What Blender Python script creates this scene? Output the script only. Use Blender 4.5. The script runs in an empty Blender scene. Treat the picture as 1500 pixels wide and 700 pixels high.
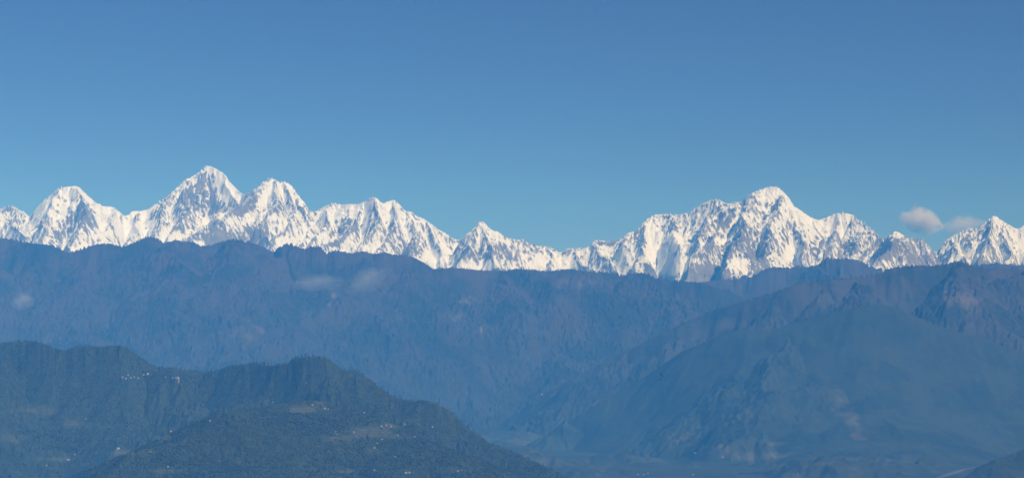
import bpy, math
import numpy as np
from mathutils import Vector

# ------------------------------------------------------------------ camera, sky, sun, exposure
SC = bpy.context.scene
COL = SC.collection
FPX = 2800.0                      # focal length in photo pixels (photo 1500 x 700)
PITCH = math.atan2(150, FPX)      # the horizon lies 150 px under the centre
cam_d = bpy.data.cameras.new('camera')
cam = bpy.data.objects.new('camera', cam_d)
COL.objects.link(cam)
cam_d.sensor_width = 36.0
cam_d.lens = 36.0 * FPX / 1500.0
cam_d.clip_start = 1.0
cam_d.clip_end = 200000.0
cam.location = (0, 0, 0)
cam.rotation_euler = (math.pi / 2 + PITCH, 0, 0)
SC.camera = cam

SUN_EL = math.radians(43)
SUN_AZ = math.radians(138)        # clockwise from the view direction (+Y): right and behind
SUN_DIR = Vector((math.sin(SUN_AZ) * math.cos(SUN_EL), math.cos(SUN_AZ) * math.cos(SUN_EL), math.sin(SUN_EL)))

world = bpy.data.worlds.new('World')
SC.world = world
world.use_nodes = True
wn = world.node_tree
bg = wn.nodes['Background']
sky = wn.nodes.new('ShaderNodeTexSky')
sky.sky_type = 'NISHITA'
sky.sun_disc = False
sky.sun_elevation = SUN_EL
sky.sun_rotation = SUN_AZ
sky.altitude = 6500
sky.air_density = 0.8
sky.dust_density = 0.0
sky.ozone_density = 4.5
tint = wn.nodes.new('ShaderNodeMix')             # the deep clear blue of high mountain air
tint.data_type = 'RGBA'; tint.blend_type = 'MULTIPLY'
tint.inputs[0].default_value = 1.0
tint.inputs[7].default_value = (0.81, 0.865, 0.98, 1)
wn.links.new(sky.outputs[0], tint.inputs[6])
wn.links.new(tint.outputs[2], bg.inputs[0])
bg.inputs[1].default_value = 0.084

sun_d = bpy.data.lights.new('sun', 'SUN')
sun_d.energy = 4.05
sun_d.angle = math.radians(0.53)
sun_d.color = (1.0, 0.985, 0.965)
sun = bpy.data.objects.new('sun', sun_d)
COL.objects.link(sun)
sun.rotation_euler = SUN_DIR.to_track_quat('Z', 'Y').to_euler()

SC.view_settings.view_transform = 'Standard'
SC.view_settings.look = 'None'
SC.view_settings.exposure = 0.0
SC.view_settings.gamma = 1.0
SC.view_settings.use_curve_mapping = False
SC.render.engine = 'CYCLES'
SC.cycles.volume_bounces = 4
SC.cycles.max_bounces = 6
SC.cycles.use_denoising = True
SC.cycles.denoising_input_passes = 'RGB_ALBEDO_NORMAL'
SC.cycles.denoising_prefilter = 'ACCURATE'
SC.cycles.use_adaptive_sampling = False

HAZE_DENSITY = 3.35e-5
HAZE_COLOR = (0.050, 0.345, 1.0)
HAZE_ANISO = -0.35

GROUND = -1300.0
ST, CT = math.sin(PITCH), math.cos(PITCH)


def tan_of(px, py):
    """photo pixel -> (x/y, z/y) of the line of sight in the world"""
    px = np.asarray(px, float); py = np.asarray(py, float)
    cx, cy = (px - 750) / FPX, (350 - py) / FPX
    y = CT - cy * ST
    return cx / y, (ST + cy * CT) / y


def at(px, py, D):
    tx, tz = tan_of(px, py)
    return float(tx * D), float(D), float(tz * D)


# ------------------------------------------------------------------ noise and erosion (numpy)
def hash2(ix, iy, seed):
    h = (ix.astype(np.int64) * 374761393 + iy.astype(np.int64) * 668265263 + seed * 2147483) & 0xFFFFFFFF
    h = ((h ^ (h >> 13)) * 1274126177) & 0xFFFFFFFF
    h = h ^ (h >> 16)
    h2 = ((h ^ 0x9E3779B9) * 2246822519) & 0xFFFFFFFF
    h2 = h2 ^ (h2 >> 15)
    return (h & 0xFFFF) / 65535.0, (h2 & 0xFFFF) / 65535.0


def perlin(X, Y, seed):
    ix, iy = np.floor(X), np.floor(Y)
    fx, fy = X - ix, Y - iy
    u = fx * fx * fx * (fx * (fx * 6 - 15) + 10)
    v = fy * fy * fy * (fy * (fy * 6 - 15) + 10)

    def g(dx, dy):
        a, _ = hash2(ix + dx, iy + dy, seed)
        a = a * 2 * math.pi
        return np.cos(a) * (fx - dx) + np.sin(a) * (fy - dy)
    return 1.5 * ((g(0, 0) * (1 - u) + g(1, 0) * u) * (1 - v) + (g(0, 1) * (1 - u) + g(1, 1) * u) * v)


def fbm(X, Y, wave, octs, seed, gain=0.5):
    r = 0; a = 1.0; f = 1.0 / wave
    for o in range(octs):
        r = r + a * perlin(X * f + 17.3 * o, Y * f - 9.1 * o, seed + o * 7)
        a *= gain; f *= 2.03
    return r


def ridged(X, Y, wave, octs, seed, gain=0.55):
    """broken rock: sharp crests at every size, without a direction"""
    r = 0; a = 1.0; f = 1.0 / wave; w = 1.0
    for o in range(octs):
        n = 1 - 2 * np.abs(perlin(X * f + 31.7 * o, Y * f + 5.9 * o, seed + o * 11))
        r = r + a * w * n
        w = np.clip(0.5 + 0.5 * n, 0, 1)
        a *= gain; f *= 2.07
    return r


def gullies(X, Y, gx, gy, wave, seed):
    """stripes that run down the slope: ridges and gullies of one size"""
    f = 1.0 / wave
    px, py = X * f, Y * f
    ix, iy = np.floor(px), np.floor(py)
    gl = np.sqrt(gx * gx + gy * gy) + 1e-6
    sx, sy = -gy / gl, gx / gl
    Cc = 0; S = 0; W = 0
    for dx in (-1, 0, 1):
        for dy in (-1, 0, 1):
            a, b = hash2(ix + dx, iy + dy, seed)
            vx = px - (ix + dx + 0.5 + (a - 0.5) * 0.9)
            vy = py - (iy + dy + 0.5 + (b - 0.5) * 0.9)
            w = np.exp(-2.2 * (vx * vx + vy * vy))
            ph = (vx * sx + vy * sy) * 2 * math.pi
            Cc = Cc + w * np.cos(ph); S = S + w * np.sin(ph); W = W + w
    m = np.sqrt(Cc * Cc + S * S) / (W + 1e-9)
    c = Cc / (np.sqrt(Cc * Cc + S * S) + 1e-9)
    v = 1 - 2 * np.sqrt(np.clip(0.5 - 0.5 * c * 0.985, 0, 1))      # sharp crests, rounded troughs
    return v * np.clip(m * 1.6, 0, 1)


def smooth1(a, sig):
    n = int(sig * 3) + 1
    k = np.exp(-0.5 * (np.arange(-n, n + 1) / sig) ** 2); k /= k.sum()
    return np.convolve(np.pad(a, n, mode='edge'), k, mode='valid')


def sstep(a, b, x):
    t = np.clip((x - a) / (b - a), 0, 1)
    return t * t * (3 - 2 * t)


class Fan:
    """a height field on lines of sight: columns share an azimuth, rows step away from the crest"""

    def __init__(self, skyline, dist, offs, px0=-170, px1=1670, step=1.0):
        self.px = np.arange(px0, px1 + step, step)
        sk = np.array(skyline, float)
        self.py = np.interp(self.px, sk[:, 0], sk[:, 1])
        self.tx, self.tz = tan_of(self.px, self.py)
        dd = np.array(dist, float)
        self.D = smooth1(np.interp(self.px, dd[:, 0], dd[:, 1]), 14 / step)
        self.offs = np.asarray(offs, float)
        self.Y = self.D[:, None] + self.offs[None, :]
        self.X = self.tx[:, None] * self.Y
        self.E = self.D * self.tz                 # crest height
        self.Z = None

    def grad(self, Z):
        xi = np.gradient(self.X, axis=0); xj = np.gradient(self.X, axis=1)
        yi = np.gradient(self.Y, axis=0); yj = np.gradient(self.Y, axis=1)
        zi = np.gradient(Z, axis=0); zj = np.gradient(Z, axis=1)
        det = xi * yj - xj * yi
        return (zi * yj - zj * yi) / det, (zj * xi - zi * xj) / det

    def erode(self, waves, amp, seed, smax=1.0, mask=1.0):
        amps = amp if isinstance(amp, (list, tuple)) else [amp] * len(waves)
        for k, (w, amp) in enumerate(zip(waves, amps)):
            gx, gy = self.grad(self.Z)
            sl = np.sqrt(gx * gx + gy * gy)
            self.Z = self.Z + mask * amp * w * np.clip(sl / smax, 0, 1.2) * (gullies(self.X, self.Y, gx, gy, w, seed + k * 13) - 0.1)

    def fit(self, reach=700.0, sig=5.0, n=3):
        """pull the crest to the wanted skyline, keeping its fine jaggedness"""
        for _ in range(n):
            e = self.Z / self.Y
            j = e.argmax(axis=1)
            d = smooth1(self.tz - e.max(axis=1), sig)
            lo = smooth1(d, 45)[:, None]           # broad pull for the whole face, fine pull only at the crest
            yc = np.take_along_axis(self.Y, j[:, None], 1)
            yc = smooth1(yc[:, 0], 8)[:, None]
            k = np.abs(self.Y - yc)
            w = 0.2 + 0.8 * np.exp(-(k / reach) ** 2)
            wn = np.exp(-(k / (reach * 0.45)) ** 2)
            g0 = sstep(GROUND, GROUND + 1500, self.Z)
            self.Z = self.Z + (lo * w + (d[:, None] - lo) * wn) * self.Y * g0

    def hit(self, px, py):
        """where the line of sight of a photo pixel first meets this ground"""
        tx, tz = tan_of(px, py)
        i = int(np.argmin(abs(self.tx - tx)))
        e = self.Z[i] / self.Y[i]
        j = int(np.argmax(e >= tz))
        if not (e >= tz).any():
            j = int(e.argmax())
        return float(self.X[i, j]), float(self.Y[i, j]), float(self.Z[i, j])

    def build(self, name, mat, attrs=None):
        Z = np.maximum(self.Z, GROUND - 3)
        nc, nr = Z.shape
        co = np.stack([self.X, self.Y, Z], -1).reshape(-1, 3).astype(np.float32)
        idx = np.arange(nc * nr).reshape(nc, nr)
        q = np.stack([idx[:-1, :-1], idx[1:, :-1], idx[1:, 1:], idx[:-1, 1:]], -1).reshape(-1, 4)
        me = bpy.data.meshes.new(name)
        me.vertices.add(len(co)); me.vertices.foreach_set('co', co.ravel())
        me.loops.add(q.size); me.loops.foreach_set('vertex_index', q.ravel().astype(np.int32))
        me.polygons.add(len(q)); me.polygons.foreach_set('loop_start', np.arange(0, q.size, 4, dtype=np.int32))
        me.polygons.foreach_set('use_smooth', np.ones(len(q), bool))
        me.update(calc_edges=True)
        for k, v in (attrs or {}).items():
            a = me.attributes.new(k, 'FLOAT', 'POINT')
            a.data.foreach_set('value', v.reshape(-1).astype(np.float32))
        me.materials.append(mat)
        o = bpy.data.objects.new(name, me)
        COL.objects.link(o)
        o['kind'] = 'structure'
        return o


# ------------------------------------------------------------------ materials
def new_mat(name):
    m = bpy.data.materials.new(name); m.use_nodes = True
    nt = m.node_tree
    b = nt.nodes['Principled BSDF']
    b.inputs['Roughness'].default_value = 0.9
    b.inputs['Specular IOR Level'].default_value = 0.15
    return m, nt, b


def N(nt, typ, **kw):
    n = nt.nodes.new(typ)
    for k, v in kw.items():
        setattr(n, k, v)
    return n


def noise_node(nt, scale, detail=6, rough=0.6, stretch=None):
    g = N(nt, 'ShaderNodeNewGeometry')
    mp = N(nt, 'ShaderNodeMapping')
    mp.inputs['Scale'].default_value = stretch or (1, 1, 1)
    nt.links.new(g.outputs['Position'], mp.inputs['Vector'])
    n = N(nt, 'ShaderNodeTexNoise')
    n.inputs['Scale'].default_value = scale
    n.inputs['Detail'].default_value = detail
    n.inputs['Roughness'].default_value = rough
    nt.links.new(mp.outputs[0], n.inputs['Vector'])
    return n.outputs['Fac']


def ramp(nt, fac, stops):
    r = N(nt, 'ShaderNodeValToRGB')
    el = r.color_ramp.elements
    while len(el) < len(stops):
        el.new(0.5)
    for e, (p, c) in zip(el, stops):
        e.position = p
        e.color = (c[0], c[1], c[2], 1) if isinstance(c, (tuple, list)) else (c, c, c, 1)
    nt.links.new(fac, r.inputs[0])
    return r.outputs[0]


def mixc(nt, fac, a, b):
    m = N(nt, 'ShaderNodeMix', data_type='RGBA')
    for s, v in ((0, fac), (6, a), (7, b)):
        if isinstance(v, bpy.types.NodeSocket):
            nt.links.new(v, m.inputs[s])
        else:
            m.inputs[s].default_value = v if s == 0 else (v[0], v[1], v[2], 1)
    return m.outputs[2]


def math_n(nt, op, a, b, clamp=False):
    m = N(nt, 'ShaderNodeMath', operation=op, use_clamp=clamp)
    for s, v in ((0, a), (1, b)):
        if isinstance(v, bpy.types.NodeSocket):
            nt.links.new(v, m.inputs[s])
        else:
            m.inputs[s].default_value = v
    return m.outputs[0]


def attr(nt, name):
    a = N(nt, 'ShaderNodeAttribute', attribute_name=name)
    return a.outputs['Fac']


def mat_snow():
    m, nt, b = new_mat('snow_and_rock')
    n1 = noise_node(nt, 1 / 260, 6, 0.65)
    n2 = noise_node(nt, 1 / 60, 5, 0.7, (1, 1, 0.6))
    s = math_n(nt, 'ADD', attr(nt, 'snow'), math_n(nt, 'MULTIPLY', math_n(nt, 'SUBTRACT', n2, 0.5), 2.0))
    fac = ramp(nt, s, [(0.32, 0.0), (0.48, 0.55), (0.62, 1.0)])
    rock = ramp(nt, n1, [(0.3, (0.09, 0.09, 0.095)), (0.7, (0.24, 0.23, 0.22))])
    snow = ramp(nt, n1, [(0.3, (0.66, 0.71, 0.80)), (0.7, (0.74, 0.78, 0.86))])
    nt.links.new(mixc(nt, fac, rock, snow), b.inputs['Base Color'])
    b.inputs['Roughness'].default_value = 0.75
    return m


def mat_ridge(name, low, mid, high, wave=900):
    """scrub, bare rock streaks and dark wood, by height and noise"""
    m, nt, b = new_mat(name)
    big = noise_node(nt, 1 / wave, 7, 0.62)
    fine = noise_node(nt, 1 / 90, 5, 0.65)
    base = mixc(nt, attr(nt, 'height'), low, high)
    wood = ramp(nt, math_n(nt, 'ADD', big, math_n(nt, 'MULTIPLY', math_n(nt, 'SUBTRACT', fine, 0.5), 0.5)),
                [(0.42, 1.0), (0.56, 0.0)])
    c = mixc(nt, wood, base, mid)
    bare = ramp(nt, attr(nt, 'bare'), [(0.12, 0.0), (1.0, 0.8)])
    c = mixc(nt, bare, c, (0.17, 0.145, 0.115))
    nt.links.new(c, b.inputs['Base Color'])
    return m


# ------------------------------------------------------------------ skylines measured on the photograph
SNOW = [(-200, 322), (-150, 300), (-90, 285), (-40, 312), (0, 306), (7, 303), (14, 300.5), (21, 303), (29, 308), (37, 311), (40, 316), (44, 316), (54, 304), (64, 293),
        (76, 284), (86, 275), (94, 274), (109, 272.5), (116, 274), (123, 281), (129, 287), (140, 296), (151, 302), (166, 303),
        (171, 307), (183, 316.5), (189, 314), (194, 309), (206, 309), (217, 306.5), (231, 297), (246, 287), (260, 274), (271, 264),
        (286, 256), (294, 250), (301, 243.5), (307, 243), (314, 246), (321, 250), (330, 256), (336, 266), (346, 276), (354, 284),
        (360, 285), (367, 280.5), (377, 273), (389, 264), (397, 260.5), (404, 263), (410, 266.5), (420, 266.5), (429, 274), (437, 286),
        (446, 297), (454, 308.5), (460, 310.5), (469, 306), (477, 302), (486, 298), (493, 298), (501, 300), (511, 299), (525, 299),
        (534, 295), (542, 290), (550, 289), (557, 295.5), (561, 298), (566, 295.5), (577, 292.5), (584, 298), (593, 308.5), (598, 310),
        (602, 309), (609, 316), (621, 320.5), (632, 328.5), (643, 336.5), (653, 342), (664, 349), (673, 351.5), (682, 344.5), (693, 335),
        (700, 327), (705, 323.5), (711, 327.5), (718, 335), (724, 338), (730, 339), (734, 343), (742, 348), (752, 350), (762, 352), (767, 350),
        (773, 356), (782, 357), (792, 360), (804, 361), (812, 365), (820, 370), (832, 364), (848, 363), (856, 364), (866, 359), (869, 352.5),
        (880, 352), (892, 353.5), (904, 352), (912, 348), (920, 341), (928, 339), (934, 336), (939, 329), (949, 320), (959, 314.5), (972, 313.5),
        (987, 314.5), (998, 314), (1011, 311), (1018, 305), (1031, 297), (1041, 293), (1052, 291.5), (1061, 297), (1067, 298.5), (1077, 295.5),
        (1084, 296.5), (1093, 288), (1106, 280.5), (1119, 275.5), (1129, 273.5), (1139, 274), (1147, 280.5), (1157, 291), (1162, 301),
        (1175, 309.5), (1187, 318), (1198, 322.5), (1210, 319), (1223, 313), (1236, 311.5), (1248, 314), (1257, 321.5), (1267, 328), (1280, 338),
        (1289, 347), (1297, 347), (1303, 346), (1309, 339), (1316, 339.5), (1324, 345), (1333, 348.5), (1342, 348), (1354, 352), (1360, 359),
        (1367, 367), (1372, 370), (1379, 361), (1386, 351), (1397, 345), (1411, 338), (1420, 334), (1429, 336), (1438, 329), (1447, 322), (1454, 316.5),
        (1459, 316.5), (1466, 322), (1475, 327.5), (1488, 335), (1493, 335), (1497, 331.5), (1505, 328), (1540, 300), (1580, 318), (1640, 290), (1700, 310)]
BROWN = [(-200, 362), (-100, 340), (0, 348.5), (17, 350), (37, 354), (57, 357), (77, 359), (91, 366), (100, 370), (114, 366.5), (129, 361), (146, 357), (160, 356.5),
         (174, 360), (181, 361), (194, 356), (209, 348.5), (220, 346), (229, 348.5), (241, 356), (257, 351.5), (269, 354), (283, 354), (294, 360),
         (311, 358.5), (326, 353), (340, 350), (354, 352), (371, 356), (389, 363), (400, 370), (409, 361.5), (423, 356), (437, 361.5), (446, 365),
         (457, 360.5), (469, 361), (478, 371), (490, 366), (515, 371), (531, 367.5), (547, 372), (565, 369), (573, 372.5), (591, 373), (605, 376.5),
         (621, 384.5), (635, 394), (659, 392), (682, 393), (698, 395), (716, 396), (740, 396), (760, 392.5), (784, 395), (800, 397.5), (820, 395), (836, 393.5),
         (856, 397), (880, 398), (898, 400.5), (912, 403), (922, 400.5), (939, 399), (950, 401), (962, 408), (969, 406), (980, 412), (987, 410),
         (1008, 412), (1023, 413), (1060, 424), (1100, 440), (1200, 470), (1300, 490), (1700, 520)]
GREY = [(-200, 480), (800, 470), (980, 430), (1020, 415), (1054, 409), (1080, 407), (1095, 408), (1111, 399), (1124, 392.5), (1137, 391), (1157, 392), (1174, 389), (1182, 391),
        (1198, 388), (1210, 377), (1221, 378.5), (1244, 378.5), (1262, 382), (1275, 390), (1293, 395), (1340, 402), (1400, 396), (1432, 388), (1460, 385), (1500, 389), (1600, 392), (1700, 405)]
RIGHT = [(-200, 760), (600, 700), (700, 640), (800, 575), (900, 522), (1000, 474), (1050, 452), (1100, 437), (1136, 427), (1172, 414), (1208, 409), (1244, 406.5), (1275, 404), (1293, 397.5),
         (1303, 393), (1320, 390.5), (1338, 388.5), (1367, 388.5), (1388, 386), (1397, 383), (1406, 383), (1418, 386), (1429, 391), (1454, 393), (1477, 394),
         (1500, 395.5), (1560, 405), (1700, 430)]
DARK = [(-200, 800), (600, 780), (700, 700), (760, 655), (850, 606), (950, 548), (1000, 514), (1060, 488), (1080, 484), (1095, 482), (1112, 482), (1130, 484), (1160, 474), (1200, 462), (1250, 451), (1290, 447), (1310, 450), (1350, 467),
        (1410, 488), (1475, 508), (1500, 515), (1600, 545), (1700, 580)]
NEAR = [(-200, 520), (-100, 512), (0, 502), (20, 500), (45, 499), (62, 502), (80, 510), (93, 514), (110, 508), (125, 506), (150, 508), (175, 505.5), (187, 510), (200, 519), (218, 532), (232, 538.5),
        (250, 538), (270, 542), (300, 545), (318, 543), (330, 537), (350, 534), (372, 532), (385, 532), (400, 535), (420, 532), (432, 525), (445, 523), (465, 521.5), (478, 524),
        (490, 533), (500, 541), (512, 542.5), (522, 542), (535, 551), (550, 562), (572, 577), (585, 584), (605, 587), (625, 587), (640, 591), (655, 599), (672, 612), (687, 627),
        (700, 637), (720, 647), (745, 659), (765, 668), (790, 679), (815, 690), (835, 700), (860, 712), (1000, 760), (1700, 900)]
CORNER = [(-200, 900), (1250, 780), (1340, 725), (1380, 703), (1400, 692), (1430, 679), (1460, 669), (1500, 655), (1560, 640), (1700, 620)]

# ------------------------------------------------------------------ snow range
def skeleton_height(X, Y, segs, slope, power, warp=None):
    H = np.full(X.shape, -1e9)
    if warp is not None:
        X = X + warp[0]; Y = Y + warp[1]
    for (a, b, sl) in segs:
        dx, dy = b[0] - a[0], b[1] - a[1]
        L2 = dx * dx + dy * dy + 1e-6
        t = np.clip(((X - a[0]) * dx + (Y - a[1]) * dy) / L2, 0, 1)
        d = np.hypot(X - a[0] - t * dx, Y - a[1] - t * dy)
        z = a[2] + t * (b[2] - a[2]) - slope * sl * 1000 * (d / 1000) ** power
        H = np.maximum(H, z)
    return H


SNOW_D = [(-200, 38800), (0, 39100), (100, 38300), (190, 39300), (305, 40100), (355, 39600), (400, 38100), (460, 38700), (550, 37900), (670, 38700),
          (705, 37700), (820, 39100), (960, 39500), (1050, 38900), (1130, 38200), (1236, 38900), (1290, 37800), (1312, 36800), (1370, 38800), (1456, 38800), (1700, 38800)]
offs = np.concatenate([np.arange(-5600, -3200, 40), np.arange(-3200, 400, 11), np.arange(500, 1400, 60), np.arange(1400, 4600, 250)])
sn = Fan(SNOW, SNOW_D, offs, step=0.85)
segs = []
sk = np.array(SNOW, float); sd = np.array(SNOW_D, float)
crest = [at(p, q, float(np.interp(p, sd[:, 0], sd[:, 1]))) for p, q in SNOW[::2]]
for a, b in zip(crest[:-1], crest[1:]):
    segs.append((a, b, 1.0))
# spurs that come down towards the viewer: (photo x, photo y, metres nearer than the crest)
SPURS = [
    [(14, 301, 0), (30, 330, 900), (40, 352, 1700)], [(90, 274, 0), (70, 315, 900), (60, 350, 1800)], [(112, 273, 0), (128, 300, 700), (120, 335, 1500), (105, 365, 2300)],
    [(166, 303, 0), (160, 330, 900), (140, 356, 1700)], [(206, 309, 0), (200, 335, 800), (180, 360, 1600)], [(250, 284, 0), (240, 320, 900), (225, 350, 1900)],
    [(303, 243, 0), (306, 262, 260), (316, 285, 640), (322, 306, 1000), (300, 335, 1800), (270, 358, 2500)], [(303, 243, 0), (285, 275, 500), (272, 310, 1300), (250, 340, 2100)],
    [(330, 256, 0), (345, 300, 900), (335, 325, 1500)],
    [(397, 260, 0), (375, 284, 500), (345, 305, 1100), (300, 335, 2000), (262, 360, 2700)], [(400, 262, 0), (405, 300, 900), (385, 335, 1700), (400, 372, 2500)],
    [(420, 266, 0), (430, 300, 700), (420, 330, 1400), (395, 360, 2200)], [(437, 286, 0), (455, 330, 900), (440, 360, 1700)],
    [(486, 298, 0), (480, 325, 700), (450, 360, 1700)], [(525, 299, 0), (512, 330, 800), (475, 368, 1900)], [(548, 289, 0), (552, 330, 900), (525, 370, 1900)],
    [(577, 292, 0), (580, 330, 900), (560, 362, 1700), (540, 385, 2400)], [(602, 309, 0), (610, 345, 900), (600, 378, 1800)], [(632, 328, 0), (650, 360, 800), (640, 392, 1600)],
    [(705, 323, 0), (690, 350, 700), (665, 385, 1600)], [(705, 323, 0), (718, 355, 800), (735, 395, 1800)], [(767, 350, 0), (752, 372, 600), (740, 398, 1300)],
    [(804, 361, 0), (806, 380, 500), (800, 402, 1200)], [(848, 363, 0), (858, 380, 500), (870, 405, 1300)], [(880, 352, 0), (892, 375, 700), (905, 402, 1500)],
    [(934, 336, 0), (918, 355, 500), (930, 375, 1100)], [(959, 314, 0), (948, 345, 700), (938, 370, 1400)], [(998, 314, 0), (990, 345, 900), (1000, 362, 1500)],
    [(1045, 292, 0), (1035, 325, 700), (1028, 355, 1500)],
    [(1084, 296, 0), (1070, 320, 700), (1045, 350, 1500), (1012, 378, 2300), (995, 412, 3000)], [(1118, 276, 0), (1098, 315, 900), (1085, 355, 1800), (1060, 400, 2900)],
    [(1138, 274, 0), (1136, 300, 500), (1122, 330, 1100), (1128, 360, 1800), (1100, 400, 2700)], [(1160, 298, 0), (1162, 335, 900), (1172, 372, 1900)], [(1187, 318, 0), (1205, 350, 800), (1190, 385, 1700)],
    [(1236, 311, 0), (1226, 345, 900), (1206, 378, 1800)], [(1248, 314, 0), (1256, 345, 800), (1250, 382, 1700)], [(1280, 338, 0), (1275, 365, 700), (1265, 390, 1400)],
    [(1312, 339, 0), (1300, 360, 500), (1280, 390, 1200)], [(1342, 348, 0), (1350, 370, 500), (1345, 395, 1200)], [(1397, 345, 0), (1400, 370, 700), (1420, 395, 1500)],
    [(1456, 316, 0), (1445, 345, 700), (1430, 385, 1700)], [(1475, 327, 0), (1478, 360, 800), (1470, 390, 1600)]]
rng = np.random.default_rng(4)
for sp in SPURS:
    pts = []
    for (p, q, nearer) in sp:
        pts.append(at(p, q, float(np.interp(sp[0][0], sd[:, 0], sd[:, 1])) - nearer))
    for a, b in zip(pts[:-1], pts[1:]):
        segs.append((a, b, 1.12))
warp = (fbm(sn.X, sn.Y, 1200, 5, 5, 0.55) * 170, fbm(sn.X, sn.Y, 1200, 5, 61, 0.55) * 170)
sn.Z = skeleton_height(sn.X, sn.Y, segs, 1.22, 0.86, warp)
foot = -400 + 250 * fbm(sn.X, sn.Y, 3000, 3, 91) - 0.25 * np.maximum(0, sn.D[:, None] - 3400 - sn.Y)
sn.Z = np.maximum(sn.Z, foot)
sn.Z += 70 * fbm(sn.X, sn.Y, 900, 4, 33)
sn.fit(900, 8, 2)
# rock faces and shadow planes painted dark as rock (negative) and clean snowfields (positive)
FACES = [(118, 322, 28, 18, -.42), (95, 345, 20, 10, -.25), (285, 290, 24, 22, -.3), (300, 262, 9, 16, -.3), (315, 288, 7, 20, -.55), (330, 350, 40, 14, -.38), (385, 345, 26, 14, -.38), (345, 305, 24, 9, -.3),
         (505, 333, 20, 12, -.35), (330, 268, 14, 22, .5), (338, 290, 12, 16, .35), (99, 280, 18, 7, .4), (400, 280, 16, 14, .25), (425, 355, 14, 12, .35), (636, 378, 18, 9, .5), (605, 370, 15, 10, -.3), (580, 350, 20, 14, -.15),
         (720, 388, 14, 6, .5), (785, 388, 10, 6, .5), (835, 386, 18, 6, .35), (955, 340, 14, 22, .2), (935, 345, 6, 12, -.35), (955, 375, 40, 14, .35), (985, 350, 22, 10, .4), (985, 395, 24, 14, .35), (1058, 315, 14, 18, -.35), (1105, 320, 20, 30, -.22), (1140, 290, 10, 14, -.25),
         (1080, 370, 30, 26, -.22), (1040, 398, 28, 12, -.7), (1120, 385, 22, 18, -.4), (1086, 390, 14, 12, .6), (1067, 388, 6, 6, .5), (1158, 372, 14, 12, .55), (1160, 320, 14, 24, .15), (1150, 345, 12, 22, -.15), (1228, 340, 22, 24, .15), (1245, 362, 14, 8, -.35), (1195, 365, 12, 10, -.25),
         (305, 250, 6, 6, .2), (1130, 279, 14, 6, .35), (1236, 317, 12, 5, .3), (1148, 295, 8, 16, .3), (60, 310, 14, 10, .25), (150, 312, 14, 12, .3), (190, 335, 22, 14, .3), (250, 345, 24, 9, .3), (1316, 344, 8, 5, .4), (1310, 365, 30, 16, -.42), (1350, 385, 40, 10, -.35), (1445, 392, 40, 9, -.45), (1457, 340, 14, 14, -.12), (760, 375, 28, 14, -.16), (860, 385, 22, 12, -.25), (690, 370, 30, 14, -.15)]


def photo_xy(f):
    e = f.Z / f.Y
    return np.broadcast_to(f.px[:, None], e.shape), 350 - FPX * (e * CT - ST) / (CT + e * ST)


PXV, PYV = photo_xy(sn)
calm = 0.35 + 0.75 * sstep(-0.3, 0.4, fbm(sn.X, sn.Y, 1100, 3, 140))          # smooth snow faces between broken ones
for (fx, fy, rx, ry, w) in FACES:
    if w > 0.1:
        calm = calm * (1 - min(0.9, w * 1.7) * np.exp(-((PXV - fx) / rx) ** 2 - ((PYV - fy) / ry) ** 2))
    elif w < -0.2:
        calm = calm + 0.5 * np.exp(-((PXV - fx) / rx) ** 2 - ((PYV - fy) / ry) ** 2)
sn.erode([950, 420, 200, 100, 52], [0.05, 0.036, 0.028, 0.03, 0.035], 3, 1.1, calm)
sn.Z += 33 * calm * ridged(sn.X, sn.Y, 380, 6, 201, 0.52)
sn.Z += 7 * calm * fbm(sn.X, sn.Y, 90, 3, 77, 0.6)
sn.fit(600, 3.0, 4)
gx, gy = sn.grad(sn.Z)
slope = np.sqrt(gx * gx + gy * gy)
# curvature: snow gathers in the troughs, wind strips the ribs
lap = sn.Z - 0.25 * (np.roll(sn.Z, 4, 0) + np.roll(sn.Z, -4, 0) + np.roll(sn.Z, 4, 1) + np.roll(sn.Z, -4, 1))
PXV, PYV = photo_xy(sn)
snow = 1.0 - sstep(0.95, 2.4, slope) * 0.51 + np.clip(-lap / 60, -0.22, 0.22)
snow += 0.30 * fbm(sn.X, sn.Y, 620, 6, 19, 0.62)
snow += 0.34 * np.exp(-np.maximum(0, PYV - sn.py[:, None]) / 6.0) * (sn.py[:, None] < 345)      # corniced crests
snow -= 0.55 * sstep(388, 408, PYV + 8 * fbm(sn.X, sn.Y, 500, 3, 8))
for (fx, fy, rx, ry, w) in FACES:
    snow += 1.25 * w * np.exp(-((PXV - fx) / rx) ** 2 - ((PYV - fy) / ry) ** 2)  # negative spots also put the shade of the dark planes into the colour
snow_o = sn.build('snowy_mountains', mat_snow(), {'snow': np.clip(snow, -1, 2)})

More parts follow.
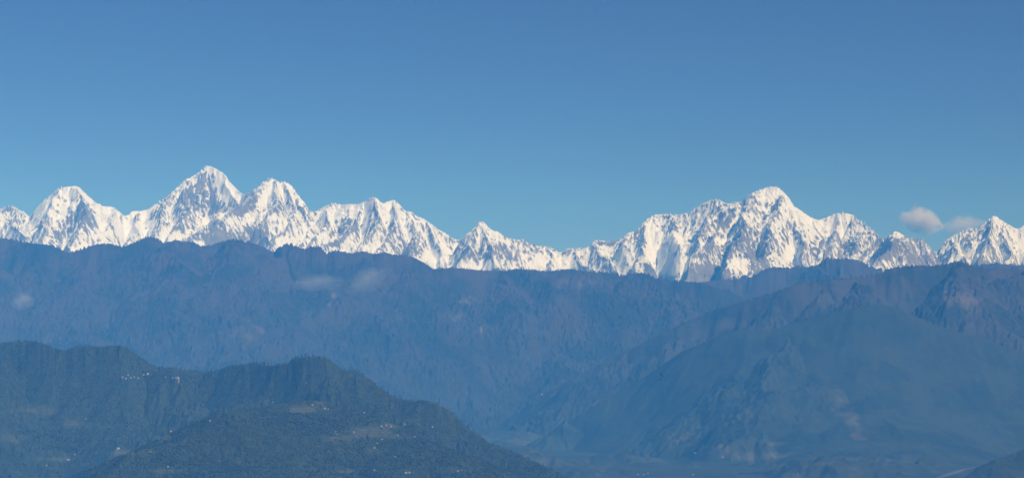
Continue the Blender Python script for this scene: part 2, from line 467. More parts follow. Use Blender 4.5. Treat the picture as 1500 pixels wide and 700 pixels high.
# ------------------------------------------------------------------ the blue foothill ridges
def ridge(name, skyline, dist, front, back, slope_f, mat, waves, amp, seed, step=1.25, rows=16.0, spur=420, power=1.0, base=GROUND, reach=900, extra=None, bare=None, spurs=0, rough=12.0, px0=-170, px1=1670):
    o = np.concatenate([np.arange(-front, 300, rows), np.arange(300, back + 1, max(rows * 5, 120))])
    f = Fan(skyline, dist, o, step=step, px0=px0, px1=px1)
    d = f.Y - f.D[:, None]
    es = smooth1(f.E, 110 / step)[:, None]                  # the notches of the crest die out down the face
    wc = np.exp(-(d / 220.0) ** 2)
    hs = np.maximum(f.E[:, None] * wc + np.minimum(es, f.E[:, None] + 150) * (1 - wc) - base, 50)
    # big spurs: crest line pushed to and fro, so that ribs come forward and valleys run back
    sp = fbm(f.X, f.Y * 0.35, 2600, 3, seed + 50)
    run = hs / slope_f
    t = np.clip((-d + spur * sp) / run, -3, 3)
    prof = np.where(t > 0, 1 - np.clip(t, 0, 1.0) ** power, 1 + t * 0.9)
    f.Z = base + hs * prof
    if spurs:
        g = np.random.default_rng(seed)
        sg = []
        x = px0
        while x < px1:
            i = int(np.clip(round((x - px0) / step), 0, len(f.px) - 1))
            a = np.array([f.tx[i] * f.D[i], f.D[i], f.E[i]])
            hh = a[2] - base
            if hh > 250:
                ang = g.uniform(-0.75, 0.75)
                n = 6
                L = hh / slope_f * g.uniform(0.85, 1.15)
                p = a - np.array([0, 0, 30.])
                for k in range(n):
                    ang = np.clip(ang + g.uniform(-0.45, 0.45), -1.1, 1.1)
                    drop = hh / n * [0.75, 1.25, 0.8, 1.2, 0.9, 1.1][k] * g.uniform(0.8, 1.1)
                    q = p + np.array([math.sin(ang) * L / n, -math.cos(ang) * L / n, -drop])
                    sg.append((p, q, 1.0))
                    if k > 0 and g.random() < 0.75:
                        a2 = ang + g.choice([-1, 1]) * g.uniform(0.6, 1.0)
                        l2 = L / n * g.uniform(0.9, 1.8)
                        m2 = q + np.array([math.sin(a2) * l2, -math.cos(a2) * l2, -drop * g.uniform(1.0, 1.9)])
                        sg.append((q, m2, 1.0))
                    p = q
            x += spurs * g.uniform(0.6, 1.4)
        wp = (fbm(f.X, f.Y, 1000, 5, seed + 8, 0.55) * 190, fbm(f.X, f.Y, 1000, 5, seed + 9, 0.55) * 190)
        H = skeleton_height(f.X, f.Y, sg, 0.66, 1.0, wp)
        f.Z = np.maximum(f.Z - (0.16 if spurs > 300 else 0.38) * hs * np.sin(np.pi * np.clip(1 - prof, 0, 1)), H)
    f.Z += 60 * fbm(f.X, f.Y, 1500, 4, seed) * np.clip(hs / 900, 0.1, 1)
    if extra is not None:
        f.Z = extra(f)
    f.fit(reach, 8, 2)
    f.erode(waves, amp, seed, 0.6)
    f.Z += rough * ridged(f.X, f.Y, 260, 5, seed + 77, 0.55) * sstep(base, base + 300, f.Z)
    f.fit(reach, 3.0, 4)
    h = np.clip((f.Z - base) / 2600, 0, 1)
    b = np.zeros_like(f.Z)
    PYf = 350 - FPX * ((f.Z / f.Y) * CT - ST) / (CT + (f.Z / f.Y) * ST)
    PXf = np.broadcast_to(f.px[:, None], PYf.shape)
    for (fx, fy, rx, ry, w) in bare or []:
        b += w * np.exp(-((PXf - fx) / rx) ** 2 - ((PYf - fy) / ry) ** 2)
    b += 0.35 * fbm(f.X, f.Y, 160, 3, seed + 3) * (b > 0.15)
    f.PX, f.PY = PXf, PYf
    f.obj = f.build(name, mat, {'height': h, 'bare': b})
    return f


m_brown = mat_ridge('brown_scrub', (0.038, 0.044, 0.032), (0.024, 0.028, 0.022), (0.056, 0.043, 0.040), 800)
m_right = mat_ridge('right_scrub', (0.036, 0.045, 0.028), (0.024, 0.031, 0.020), (0.058, 0.048, 0.038), 700)
m_dark = mat_ridge('dark_wood', (0.040, 0.052, 0.030), (0.022, 0.032, 0.018), (0.030, 0.040, 0.024), 500)

grey = ridge('grey_ridge', GREY, [(-200, 32500), (1700, 32500)], 4200, 1600, 0.62, m_brown, [1300, 620, 300, 150], 0.05, 210, spurs=90, step=1.5, px0=700)
brown = ridge('brown_ridge', BROWN, [(-200, 28500), (220, 28200), (420, 28600), (640, 29000), (1000, 29500), (1700, 30500)], 5600, 1600, 0.60, m_brown,
              [1500, 760, 380, 190, 95], [0.02, 0.03, 0.04, 0.035, 0.03], 311,
              spurs=75, rough=3.5, bare=[(301, 417, 7, 3, .7), (489, 432, 4, 4, 1.0), (482, 446, 3, 3, 1.0), (705, 484, 1.6, 9, 1.0), (670, 465, 14, 8, .45), (365, 490, 34, 30, .26), (80, 495, 26, 18, .26), (690, 440, 20, 8, .45), (845, 415, 30, 10, .45)])
right = ridge('right_ridge', RIGHT, [(-200, 26000), (900, 25500), (1400, 25000), (1700, 25000)], 4200, 1600, 0.55, m_right, [1300, 640, 320, 160], [0.02, 0.03, 0.04, 0.04], 415, spurs=95, step=1.5, px0=500,
              bare=[(1410, 440, 30, 26, .42), (1390, 425, 8, 20, .35), (1065, 475, 30, 10, .45)])
dark = ridge('dark_hill', DARK, [(-200, 23500), (850, 23200), (1290, 22800), (1700, 22800)], 4200, 1600, 0.48, m_dark, [1200, 600, 300, 150], [0.012, 0.014, 0.016, 0.02], 520, spurs=420, rough=4.5, step=1.5, px0=500,
             bare=[(1225, 585, 16, 18, .34), (1242, 612, 18, 18, .34), (1258, 638, 16, 14, .26), (1120, 668, 70, 7, .36), (1040, 655, 40, 6, .34), (1000, 640, 30, 8, .34), (1250, 676, 60, 6, .36), (1150, 650, 50, 4, .32)])
corner = ridge('corner_hill', CORNER, [(-200, 17000), (1700, 16500)], 2500, 1200, 0.5, m_dark, [800, 400, 200, 100], 0.045, 630, step=1.5, px0=1150)


def near_fold(f):
    # a nearer spur lies across the foot of the hill
    Z = f.Z
    pts = [at(p, q, D) for p, q, D in [(640, 655, 12600), (560, 615, 12900), (470, 585, 13100), (400, 592, 12700), (330, 605, 12300), (270, 640, 11800), (150, 690, 11200)]]
    s2 = [(a, b, 1.0) for a, b in zip(pts[:-1], pts[1:])]
    H = skeleton_height(f.X, f.Y, s2, 0.42, 1.0, (fbm(f.X, f.Y, 700, 3, 5) * 90, fbm(f.X, f.Y, 700, 3, 6) * 90))
    k = 60.0
    return np.where(abs(Z - H) < k, np.maximum(Z, H) + (k - abs(Z - H)) ** 2 / (4 * k), np.maximum(Z, H))


def mat_near():
    m, nt, b = new_mat('wooded_hillside')
    fine = noise_node(nt, 1 / 40, 5, 0.65)
    fld = ramp(nt, math_n(nt, 'ADD', attr(nt, 'field'), math_n(nt, 'MULTIPLY', math_n(nt, 'SUBTRACT', fine, 0.5), 0.6)), [(0.45, 0.0), (0.62, 1.0)])
    g = N(nt, 'ShaderNodeNewGeometry')
    w = N(nt, 'ShaderNodeTexWave', wave_type='BANDS', bands_direction='Z')
    w.inputs['Scale'].default_value = 0.02
    w.inputs['Distortion'].default_value = 3.0
    nt.links.new(g.outputs['Position'], w.inputs['Vector'])
    terr = ramp(nt, w.outputs['Fac'], [(0.35, (0.055, 0.068, 0.035)), (0.65, (0.085, 0.088, 0.052))])
    wood = ramp(nt, fine, [(0.35, (0.025, 0.036, 0.016)), (0.7, (0.05, 0.065, 0.028))])
    c = mixc(nt, fld, wood, terr)
    bare = ramp(nt, attr(nt, 'bare'), [(0.5, 0.0), (0.75, 1.0)])
    c = mixc(nt, bare, c, (0.30, 0.27, 0.22))
    nt.links.new(c, b.inputs['Base Color'])
    return m


near = ridge('wooded_hill', NEAR, [(-200, 15800), (0, 15600), (180, 15200), (300, 15600), (465, 14800), (620, 14600), (700, 14400), (850, 13800), (1700, 13000)], 5600, 1400, 0.36, mat_near(),
             [900, 450, 220, 110], [0.02, 0.03, 0.035, 0.035], 741, spurs=210, rough=6.0, step=1.0, rows=14, spur=300, extra=near_fold, reach=600, px1=1000,
             bare=[(259, 553, 5, 2.2, 1.0), (262, 558, 2, 5, 1.0), (237, 558, 3, 1.4, .9), (74, 682, 8, 1.4, .9), (173, 658, 3, 2, .8), (449, 563, 3, 1.4, .7), (401, 592, 4, 1.2, .7), (100, 677, 5, 2, .8),
                   (495, 636, 9, 1.5, .6), (470, 653, 7, 1.6, .6)])
FIELDS = [(190, 552, 22, 6, .5), (35, 562, 30, 6, .4), (60, 600, 40, 10, .3), (120, 622, 40, 8, .35), (180, 662, 40, 6, .4), (235, 640, 18, 4, .45), (440, 600, 28, 6, .6), (480, 588, 18, 5, .4), (505, 640, 25, 7, .4),
          (550, 632, 28, 12, .5), (575, 622, 14, 6, .4), (550, 660, 30, 10, .35), (680, 688, 26, 4, .5), (600, 692, 26, 5, .5), (510, 690, 14, 3, .6), (640, 625, 18, 5, .35), (90, 672, 40, 6, .4), (25, 640, 40, 10, .25), (250, 690, 30, 6, .35),
          (360, 643, 12, 3, .4), (590, 640, 20, 5, .3), (150, 640, 40, 4, .3)]
fld = 0.20 + 0.30 * fbm(near.X, near.Y, 520, 4, 88)
for (fx, fy, rx, ry, w) in FIELDS:
    fld += w * np.exp(-((near.PX - fx) / rx) ** 2 - ((near.PY - fy) / ry) ** 2)
fld -= 0.5 * np.exp(-((near.Y - near.D[:, None]) / 350) ** 2)         # woods along the crest
a = near.obj.data.attributes.new('field', 'FLOAT', 'POINT')
a.data.foreach_set('value', fld.reshape(-1).astype(np.float32))


# ------------------------------------------------------------------ valley floor, ground, river bed
def mat_ground():
    m, nt, b = new_mat('valley_fields')
    big = noise_node(nt, 1 / 420, 6, 0.65)
    nt.links.new(ramp(nt, big, [(0.3, (0.026, 0.036, 0.02)), (0.5, (0.04, 0.05, 0.028)), (0.7, (0.075, 0.078, 0.048))]), b.inputs['Base Color'])
    return m


m_ground = mat_ground()
val = Fan([(-200, 600), (1700, 600)], [(-200, 15500), (1700, 15500)], np.arange(0, 12500, 45), step=3)
val.Z = GROUND + 10 + 230 * np.maximum(0, fbm(val.X, val.Y, 2600, 4, 940) + 0.1) * sstep(0, 2500, val.Y - 15500) * sstep(28000, 25500, val.Y)
val.erode([700, 350, 170], 0.06, 950, 0.3)
rv = np.exp(-((val.px[:, None] - 1385 - (val.Y - 18000) * 0.02) / 45) ** 2)       # the river cuts a flat bed
val.Z = val.Z * (1 - rv) + (GROUND + 6) * rv
val.Z = np.maximum(val.Z, GROUND + 2)
val.build('valley', m_ground)


def mesh_obj(name, verts, faces, mat, parent=None, smooth=False):
    me = bpy.data.meshes.new(name)
    me.from_pydata([tuple(v) for v in verts], [], faces)
    me.update()
    if smooth:
        me.polygons.foreach_set('use_smooth', np.ones(len(me.polygons), bool))
    if mat:
        me.materials.append(mat)
    o = bpy.data.objects.new(name, me)
    COL.objects.link(o)
    if parent:
        o.parent = parent
    return o


gs = mesh_obj('ground', [(-30000, -8000, GROUND), (30000, -8000, GROUND), (30000, 52000, GROUND), (-30000, 52000, GROUND)], [(0, 1, 2, 3)], m_ground)
gs['kind'] = 'structure'


def tag(o, label, cat, group=None):
    o['label'] = label; o['category'] = cat
    if group:
        o['group'] = group


# ------------------------------------------------------------------ haze
def box(name, x0, x1, y0, y1, z0, z1, mat):
    v = [(x, y, z) for z in (z0, z1) for y in (y0, y1) for x in (x0, x1)]
    return mesh_obj(name, v, [(0, 2, 3, 1), (4, 5, 7, 6), (0, 1, 5, 4), (2, 6, 7, 3), (0, 4, 6, 2), (1, 3, 7, 5)], mat)


mh = bpy.data.materials.new('haze'); mh.use_nodes = True
nt = mh.node_tree; nt.nodes.remove(nt.nodes['Principled BSDF'])
pv = nt.nodes.new('ShaderNodeVolumePrincipled')
pv.inputs['Color'].default_value = (*HAZE_COLOR, 1)
pv.inputs['Density'].default_value = HAZE_DENSITY
pv.inputs['Anisotropy'].default_value = HAZE_ANISO
pv.inputs['Absorption Color'].default_value = (1, 1, 1, 1)
nt.links.new(pv.outputs[0], nt.nodes['Material Output'].inputs['Volume'])
top = max(float(sn.Z.max()) + 60, 200)
hz = box('haze', -30010, 30010, -8010, 52010, GROUND - 4, top, mh)
hz['kind'] = 'stuff'


# ------------------------------------------------------------------ woods on the near hill
def tree_blobs(centres, radii, heights, seed):
    """many small uneven crowns, each twelve points"""
    g = np.random.default_rng(seed)
    t = (1 + 5 ** 0.5) / 2
    v = np.array([(-1, t, 0), (1, t, 0), (-1, -t, 0), (1, -t, 0), (0, -1, t), (0, 1, t), (0, -1, -t), (0, 1, -t), (t, 0, -1), (t, 0, 1), (-t, 0, -1), (-t, 0, 1)]) / math.hypot(1, t)
    fc = np.array([(0, 11, 5), (0, 5, 1), (0, 1, 7), (0, 7, 10), (0, 10, 11), (1, 5, 9), (5, 11, 4), (11, 10, 2), (10, 7, 6), (7, 1, 8), (3, 9, 4), (3, 4, 2), (3, 2, 6), (3, 6, 8), (3, 8, 9), (4, 9, 5), (2, 4, 11), (6, 2, 10), (8, 6, 7), (9, 8, 1)])
    n = len(centres)
    k = v[None] * g.uniform(0.65, 1.3, (n, 12, 1))
    k = k * np.stack([radii, radii, heights / 2], -1)[:, None, :]
    co = (k + centres[:, None, :]).reshape(-1, 3)
    q = (fc[None] + 12 * np.arange(n)[:, None, None]).reshape(-1, 3)
    return co, q


def tri_mesh(name, co, q, mat):
    me = bpy.data.meshes.new(name)
    me.vertices.add(len(co)); me.vertices.foreach_set('co', co.astype(np.float32).ravel())
    me.loops.add(q.size); me.loops.foreach_set('vertex_index', q.ravel().astype(np.int32))
    me.polygons.add(len(q)); me.polygons.foreach_set('loop_start', np.arange(0, q.size, 3, dtype=np.int32))
    me.update(calc_edges=True)
    me.materials.append(mat)
    o = bpy.data.objects.new(name, me); COL.objects.link(o)
    return o


def mat_leaf():
    m, nt, b = new_mat('leaves')
    n = noise_node(nt, 1 / 420, 6, 0.62)
    nt.links.new(ramp(nt, n, [(0.34, (0.018, 0.028, 0.014)), (0.5, (0.029, 0.042, 0.019)), (0.66, (0.052, 0.060, 0.028))]), b.inputs['Base Color'])
    return m


m_leaf = mat_leaf()
g = np.random.default_rng(12)
NT = 60000
vis = (near.PX > -120) & (near.PX < 900) & (near.PY < 730) & (near.offs[None, :] < 120)
ii, jj = np.nonzero(vis & (fld + 0.12 * g.standard_normal(fld.shape) < 0.36))
pick = g.choice(len(ii), min(NT, len(ii)), replace=False)
ii, jj = ii[pick], jj[pick]
hgt = 6 + 9 * g.beta(1.3, 2.6, len(ii)); rad = hgt * g.uniform(0.32, 0.52, len(ii))
cen = np.stack([near.X[ii, jj] + g.uniform(-6, 6, len(ii)), near.Y[ii, jj] + g.uniform(-6, 6, len(ii)), near.Z[ii, jj] + hgt * 0.42], -1)
co, q = tree_blobs(cen, rad, hgt, 5)
wood = tri_mesh('forest', co, q, m_leaf)
wood['kind'] = 'stuff'

# the trees that stand out along the hilltops
m_bark, _nt, _b = new_mat('bark'); _b.inputs['Base Color'].default_value = (0.09, 0.07, 0.05, 1)


def tree(px, h, label, group):
    i = int(np.argmin(abs(near.px - px)))
    j = int((near.Z[i] / near.Y[i]).argmax())
    x, y, z = near.X[i, j], near.Y[i, j], near.Z[i, j] - 1.0
    root = bpy.data.objects.new('tree', None); COL.objects.link(root)
    root.location = (x, y, z); tag(root, label, 'tree', group)
    vs = []; fs = []
    lean = g.uniform(-0.8, 0.8, 2)
    for k, t in enumerate((0, 0.25, 0.5, 0.75)):
        r_ = 0.55 * (1 - t) + 0.1
        for a_ in range(7):
            an = a_ * 2 * math.pi / 7
            vs.append((r_ * math.cos(an) + lean[0] * t, r_ * math.sin(an) + lean[1] * t, h * t))
        if k:
            for a_ in range(7):
                b_ = (a_ + 1) % 7
                fs.append(((k - 1) * 7 + a_, (k - 1) * 7 + b_, k * 7 + b_, k * 7 + a_))
    mesh_obj('trunk', vs, fs, m_bark, root, True)
    n = 46
    t = g.uniform(0.32, 1.0, n)
    w = h * 0.36 * np.sin(np.pi * np.clip((t - 0.2) / 0.85, 0, 1)) ** 0.8
    an = g.uniform(0, 2 * math.pi, n); rr = w * np.sqrt(g.uniform(0.05, 1, n))
    c = np.stack([rr * np.cos(an), rr * np.sin(an), h * t], -1)
    co, q = tree_blobs(c, h * g.uniform(0.06, 0.12, n), h * g.uniform(0.10, 0.18, n), int(px))
    o = tri_mesh('crown', co, q, m_leaf); o.parent = root


for px, h in [(429, 19), (433, 23), (437, 21), (442, 17), (447, 22), (452, 18), (458, 17)]:
    tree(px, h, 'dark tree in the ragged row climbing to the highest hilltop left of centre', 'trees in a row up to the hilltop')
for px, h in [(366, 18), (371, 22), (376, 20), (382, 17), (387, 21)]:
    tree(px, h, 'dark tree in the low clump on the ridge above the pale crest house', 'trees in a clump on the hill crest')
tree(586, 22, 'single dark tree breaking the skyline where the wooded slope first levels out', None)
tree(686, 22, 'single dark tree on the steep shoulder low on the wooded slope', None)

# ------------------------------------------------------------------ houses
def mat_flat(name, c, var=0.15):
    m, nt, b = new_mat(name)
    n = noise_node(nt, 0.35, 4, 0.6)
    nt.links.new(ramp(nt, n, [(0.3, [v * (1 - var) for v in c]), (0.7, list(c))]), b.inputs['Base Color'])
    return m


WALLS = {'white': mat_flat('white_limewash', (0.44, 0.43, 0.41)), 'cream': mat_flat('cream_plaster', (0.48, 0.42, 0.33)), 'tan': mat_flat('tan_plaster', (0.36, 0.27, 0.19)),
         'grey': mat_flat('grey_render', (0.34, 0.34, 0.33))}
ROOFS = {'metal': mat_flat('metal_sheet', (0.36, 0.38, 0.39)), 'slate': mat_flat('slate', (0.22, 0.22, 0.23)), 'rust': mat_flat('rusty_sheet', (0.36, 0.20, 0.12))}
m_open, _nt, _b = new_mat('dark_opening'); _b.inputs['Base Color'].default_value = (0.03, 0.025, 0.02, 1)
LAYERS = [near, corner, dark, right, brown, val]


def ground_hit(px, py):
    tx, tz = tan_of(px, py)
    best = None
    for f in LAYERS:
        if not (f.tx[0] <= tx <= f.tx[-1]):
            continue
        i = int(np.argmin(abs(f.tx - tx)))
        e = f.Z[i] / f.Y[i]
        ok = (e >= tz) & (f.Z[i] > GROUND - 2)
        if ok.any():
            j = int(np.argmax(ok))
            p = (float(f.X[i, j]), float(f.Y[i, j]), float(f.Z[i, j]))
            if best is None or p[1] < best[1]:
                best = p
    return best


def house(px, py, label, wall='white', roof='metal', L=11.0, W=7.0, H=5.5, rz=None, group=None):
    p = ground_hit(px, py)
    root = bpy.data.objects.new('house', None); COL.objects.link(root)
    root.location = p
    root.rotation_euler = (0, 0, g.uniform(-0.5, 0.5) if rz is None else rz)
    tag(root, label, 'house', group)
    L *= 0.85; W *= 0.85; H *= 0.85
    a, b = L / 2, W / 2
    v = [(-a, -b, -5), (a, -b, -5), (a, b, -5), (-a, b, -5), (-a, -b, H), (a, -b, H), (a, b, H), (-a, b, H), (-a, 0, H + W * 0.32), (a, 0, H + W * 0.32)]
    mesh_obj('wall', v, [(0, 1, 5, 4), (2, 3, 7, 6), (1, 2, 6, 9, 5), (3, 0, 4, 8, 7), (3, 2, 1, 0)], WALLS[wall], root)
    e = 0.5; t = 0.25; dz = 0.32 * 2 * e / 1
    rv = []
    for zz in (0.03, t):
        rv += [(-a - e, -b - e, H - dz * 0.5 * W / W + zz), (a + e, -b - e, H - dz * 0.5 + zz), (a + e, 0, H + W * 0.32 + zz), (-a - e, 0, H + W * 0.32 + zz), (a + e, b + e, H - dz * 0.5 + zz), (-a - e, b + e, H - dz * 0.5 + zz)]
    mesh_obj('roof', rv, [(0, 3, 2, 1), (3, 5, 4, 2), (6, 7, 8, 9), (9, 8, 10, 11), (0, 1, 7, 6), (4, 5, 11, 10), (1, 2, 8, 7), (2, 4, 10, 8), (5, 3, 9, 11), (3, 0, 6, 9)], ROOFS[roof], root)

    def panel(name, x0, x1, z0, z1):
        y0, y1 = -b - 0.06, -b + 0.04
        vv = [(x, y, z) for z in (z0, z1) for y in (y0, y1) for x in (x0, x1)]
        mesh_obj(name, vv, [(0, 2, 3, 1), (4, 5, 7, 6), (0, 1, 5, 4), (2, 6, 7, 3), (0, 4, 6, 2), (1, 3, 7, 5)], m_open, root)
    panel('door', -0.5, 0.5, 0.1, 2.1)
    panel('window', -a * 0.62 - 0.6, -a * 0.62 + 0.6, 2.9, 4.2)
    panel('window', a * 0.62 - 0.6, a * 0.62 + 0.6, 2.9, 4.2)
    return root


# the white village under the left hilltop
VIL = 'houses of the white village under the left hilltop'
house(179, 554, 'leftmost white house of the bright village under the left hilltop', L=14, H=6, group=VIL)
house(184, 556.5, 'white house at the bottom left of the bright village under the left hilltop', L=13, group=VIL)
house(188, 551, 'white house at the top left of the bright village under the left hilltop', L=12, group=VIL)
house(192, 555, 'white house in the middle of the bright village under the left hilltop', L=14, H=6, group=VIL)
house(197, 553, 'low grey roofed house right of the middle of the bright village', 'cream', 'slate', L=11, group=VIL)
house(203, 555.5, 'rightmost white house in the bottom row of the bright village', L=12, group=VIL)
house(211, 550, 'larger white house standing just right of the bright village', L=16, H=7, group=VIL)
house(217, 548, 'brightest white house, highest and farthest right at the village', L=20, W=9, H=8, rz=0.25, group=VIL)
house(243, 553, 'cream house between the bright village and the pale landslip', 'cream', L=12)
house(253, 554, 'cream house touching the left end of the pale landslip', 'cream', L=12)
house(391, 535.5, 'pale house on the ridge crest right of the tree clump', 'white', 'slate', L=14, H=6)
# the left foot of the hill
house(126, 614, 'tan house alone in the middle of the left hillside', 'tan', L=12)
house(250, 632, 'small white house alone in the dark fold left of the nearer spur', L=11)
house(173, 657, 'pale long house on the cleared patch low on the left hillside', 'cream', L=24, W=9, H=6)
house(221, 662, 'tan house with rusty roof low on the left hillside', 'tan', 'rust', L=13)
house(100, 676, 'pale house on the earth terrace at the bottom left', 'cream', 'rust', L=20, W=9, H=6)
house(68, 682, 'small cream house at the end of the long pale bank, bottom left', 'cream', L=12)
house(110, 667, 'small grey house above the earth terrace at the bottom left', 'grey', L=11)
house(247, 684, 'cream house near the bottom edge below the tan house', 'cream', L=14)
house(307, 618, 'small white house on the upper edge of the nearer spur', L=10)
house(449, 562.5, 'tan house on the small clearing under the highest hilltop', 'tan', L=14)
house(401, 591.5, 'cream house on the pale strip along the crest of the nearer spur', 'cream', L=14)
# the middle of the near spur
house(458, 595, 'small white house just left of the bright pair on the nearer spur', L=10, H=7)
house(476, 599.5, 'left and larger house of the bright white pair on the nearer spur', L=17, W=9, H=7, rz=0.2)
house(481, 600, 'right and smaller house of the bright white pair on the nearer spur', L=10, rz=0.2)
house(534, 605, 'white house above the scattered hamlet on the right slope', L=14)
house(519, 634, 'white house with tall walls at the left of the scattered hamlet', L=9, H=9)
house(492, 634, 'grey house on the upper terrace of the nearer spur', 'grey', L=11)
house(496, 637, 'white house on the lower terrace of the nearer spur', L=12)
HAM = 'houses of the scattered hamlet on the right slope'
house(559, 626, 'grey house at the left of the upper row of the scattered hamlet', 'grey', L=12, group=HAM)
house(566, 623, 'highest house of the scattered hamlet, with a pale metal roof', 'cream', L=12, group=HAM)
house(573, 626, 'white house at the right of the upper row of the scattered hamlet', L=11, group=HAM)
house(583, 638, 'tan house below and right of the scattered hamlet', 'tan', L=11, group=HAM)
house(593, 623, 'tan house with rusty roof right of the scattered hamlet', 'tan', 'rust', L=16, W=9, group=HAM)
house(540, 618, 'small cream house between the tall house and the upper row', 'cream', L=10, group=HAM)
house(560, 645, 'small grey house in the field under the scattered hamlet', 'grey', L=10, group=HAM)
house(553, 650, 'white house above its neighbour in the lower field of the hamlet', L=11, group=HAM)
house(549, 656, 'lowest white house in the lower field of the hamlet', L=12, group=HAM)
house(608, 640, 'small grey house in the woods right of the hamlet', 'grey', L=10)
house(634, 626, 'cream house on the shoulder of the slope, farthest right on the hill', 'cream', L=13)
house(580, 670, 'pale house alone in the woods below the hamlet', 'grey', L=17)
house(595, 693, 'long white house near the bottom edge, left of a bright pair', L=18, W=8)
house(600, 694, 'white house near the bottom edge, right of a bright pair', L=13, H=7)
house(549, 690, 'small white house near the bottom edge, under the hamlet', L=11)
house(671, 690, 'grey house beside the bottom field farthest right on the hill', 'grey', L=13)
# valley and far slopes
house(794, 583, 'pale speck of a house high on the hazy far spur', 'white', L=24, W=10, H=8)
house(1018, 665, 'pale house low on the dark right hill', 'white', L=19, W=9, H=6)
house(1059, 672, 'grey house low on the dark right hill', 'grey', L=17, W=9, H=6)
house(935, 695, 'leftmost white building of the row on the valley floor', 'white', L=20, W=10, H=6)
house(944, 695, 'middle white building of the row on the valley floor', 'white', L=17, W=9, H=7)
house(949, 694, 'rightmost white building of the row on the valley floor', 'white', L=16, W=9, H=8)
house(1014, 695, 'pale building alone on the valley floor right of the row', 'cream', L=20, W=9, H=6)

# ------------------------------------------------------------------ river bed
rp = [(1372, 700, 30), (1384, 696.5, 60), (1394, 693, 85), (1403, 690, 75), (1412, 687, 55), (1425, 684.5, 50), (1450, 682.5, 50)]
m_gravel = mat_flat('river_gravel', (0.15, 0.15, 0.14), 0.35)
vs = []; fs = []
for k, (px, py, w) in enumerate(rp):
    tx, tz = tan_of(px, py)
    D = (GROUND + 12) / tz; w *= 0.6
    vs += [(tx * D - w, D, GROUND + 12), (tx * D + w, D, GROUND + 12)]
    if k:
        fs.append((2 * k - 2, 2 * k - 1, 2 * k + 1, 2 * k))
ro = mesh_obj('river', vs, fs, m_gravel); ro['kind'] = 'structure'

# ------------------------------------------------------------------ clouds
def cloud_mat(name, dens, col, wave, cut):
    m = bpy.data.materials.new(name); m.use_nodes = True
    nt = m.node_tree; nt.nodes.remove(nt.nodes['Principled BSDF'])
    tc = N(nt, 'ShaderNodeTexCoord')
    ln = N(nt, 'ShaderNodeVectorMath', operation='LENGTH')
    nt.links.new(tc.outputs['Object'], ln.inputs[0])
    fall = math_n(nt, 'SUBTRACT', 1.0, ln.outputs['Value'])
    nz = N(nt, 'ShaderNodeTexNoise'); nz.inputs['Scale'].default_value = wave; nz.inputs['Detail'].default_value = 8; nz.inputs['Roughness'].default_value = 0.66
    nt.links.new(tc.outputs['Object'], nz.inputs['Vector'])
    s_ = math_n(nt, 'ADD', math_n(nt, 'MULTIPLY', fall, 0.9), math_n(nt, 'MULTIPLY', math_n(nt, 'SUBTRACT', nz.outputs['Fac'], cut), 2.2))
    d = math_n(nt, 'MULTIPLY', math_n(nt, 'MAXIMUM', s_, 0.0), dens)
    v = N(nt, 'ShaderNodeVolumePrincipled')
    v.inputs['Color'].default_value = (*col, 1); v.inputs['Anisotropy'].default_value = 0.1
    nt.links.new(d, v.inputs['Density'])
    nt.links.new(v.outputs[0], nt.nodes['Material Output'].inputs['Volume'])
    return m


def cloud(name, px, py, wpx, hpx, D, dens, label, cat, tilt=0.0, seed=0, depth=1.0, wave=1.5, cut=0.55, group=None):
    import bmesh
    bm = bmesh.new(); bmesh.ops.create_icosphere(bm, subdivisions=4, radius=1.0)
    c0 = np.array([v.co for v in bm.verts])
    k = 0.86 + 0.16 * fbm(c0[:, 0] * 1.3 + c0[:, 2] + seed, c0[:, 1] * 1.3 - c0[:, 2] + seed, 1.0, 3, seed + 3)
    for v, s_ in zip(bm.verts, k):
        v.co = v.co * float(np.clip(s_, 0.6, 1.0))
    me = bpy.data.meshes.new(name); bm.to_mesh(me); bm.free()
    me.materials.append(cloud_mat(name, dens, (1, 1, 1), wave, cut))
    o = bpy.data.objects.new(name, me); COL.objects.link(o)
    o.location = at(px, py, D)
    o.scale = (wpx / 2 / FPX * D, max(wpx, hpx) / 2 / FPX * D * depth, hpx / 2 / FPX * D)
    o.rotation_euler = (0, tilt, 0)
    tag(o, label, cat, group)
    return o


cloud('cloud', 1350, 323, 72, 50, 54500, 0.0110, 'small bright white cloud floating above the notch between the right snow peaks', 'cloud', tilt=0.35, seed=2)
cloud('cloud', 1412, 329, 76, 36, 54500, 0.0034, 'faint greyish cloud beside the far right snow peak', 'cloud', seed=7)
cloud('cloud', 465, 413, 96, 34, 25600, 0.0012, 'thin hazy cloud wisp before the brown ridge, left of its twin', 'cloud', seed=11)
cloud('cloud', 537, 410, 84, 44, 25600, 0.0014, 'thin hazy cloud wisp before the brown ridge under its small dark summit', 'cloud', tilt=-0.4, seed=15)
cloud('cloud', 33, 440, 44, 34, 24600, 0.0032, 'small round cloud puff before the brown ridge at the far left', 'cloud', seed=21)

# ------------------------------------------------------------------ two gliding birds
m_bird, _nt, _b = new_mat('dark_feathers'); _b.inputs['Base Color'].default_value = (0.02, 0.017, 0.015, 1)


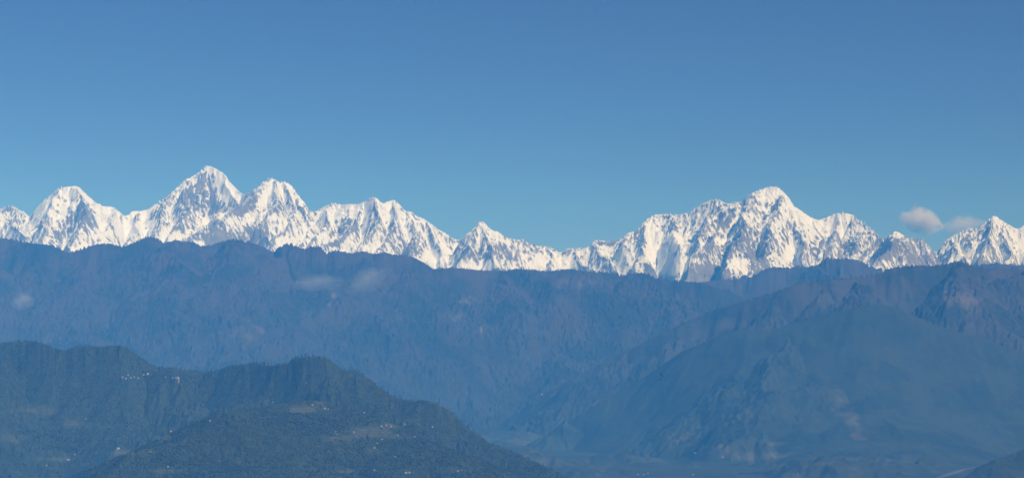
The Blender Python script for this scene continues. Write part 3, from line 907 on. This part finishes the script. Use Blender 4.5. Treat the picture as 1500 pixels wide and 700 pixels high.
def bird(px, py, D, yaw, roll, label):
    vs = []; fs = []
    prof = [(-0.36, 0.012, 0.02), (-0.30, 0.03, 0.03), (-0.22, 0.045, 0.0), (-0.05, 0.075, 0.0), (0.10, 0.07, 0.0), (0.19, 0.042, 0.012), (0.24, 0.045, 0.02), (0.285, 0.03, 0.018), (0.33, 0.008, 0.005)]
    for k, (y, r_, z) in enumerate(prof):
        for a_ in range(8):
            an = a_ * math.pi / 4
            vs.append((r_ * math.cos(an), y, z + r_ * math.sin(an)))
        if k:
            for a_ in range(8):
                b_ = (a_ + 1) % 8
                fs.append(((k - 1) * 8 + a_, (k - 1) * 8 + b_, k * 8 + b_, k * 8 + a_))
    fs.append(tuple(range(7, -1, -1))); fs.append(tuple(range((len(prof) - 1) * 8, len(prof) * 8)))
    for s_ in (-1, 1):                                     # wings: swept, raised, fingered at the tip
        st = [(0.04, 0.13, -0.12, 0.02, 0.03), (0.30, 0.17, -0.08, 0.07, 0.022), (0.55, 0.13, -0.09, 0.13, 0.014), (0.78, 0.02, -0.13, 0.17, 0.008)]
        b0 = len(vs)
        for (x, y1, y0, z, t) in st:
            ym = (y0 + y1) / 2
            vs += [(s_ * x, y1, z), (s_ * x, ym, z + t), (s_ * x, y0, z), (s_ * x, ym, z - t)]
        for k in range(3):
            for a_ in range(4):
                b_ = (a_ + 1) % 4
                fs.append((b0 + k * 4 + a_, b0 + k * 4 + b_, b0 + k * 4 + 4 + b_, b0 + k * 4 + 4 + a_))
        fs.append((b0, b0 + 1, b0 + 2, b0 + 3)); fs.append((b0 + 15, b0 + 14, b0 + 13, b0 + 12))
    b0 = len(vs)                                           # fanned tail
    vs += [(-0.03, -0.28, 0.02), (0.03, -0.28, 0.02), (0.13, -0.52, 0.03), (0, -0.48, 0.03), (-0.13, -0.52, 0.03)]
    vs += [(x, y, z - 0.012) for x, y, z in vs[b0:b0 + 5]]
    fs += [(b0, b0 + 1, b0 + 2, b0 + 3, b0 + 4), (b0 + 9, b0 + 8, b0 + 7, b0 + 6, b0 + 5)] + [(b0 + k, b0 + 5 + k, b0 + 5 + (k + 1) % 5, b0 + (k + 1) % 5) for k in range(5)]
    o = mesh_obj('bird', vs, fs, m_bird)
    o.location = at(px, py, D)
    o.rotation_euler = (0.1, roll, yaw)
    tag(o, label, 'bird', 'birds gliding over the valley')


bird(968.7, 549.3, 430, 0.5, 0.7, 'upper dark bird of the two gliding before the right hill')
bird(967.4, 555.4, 450, -0.6, -0.6, 'lower dark bird of the two gliding before the right hill')
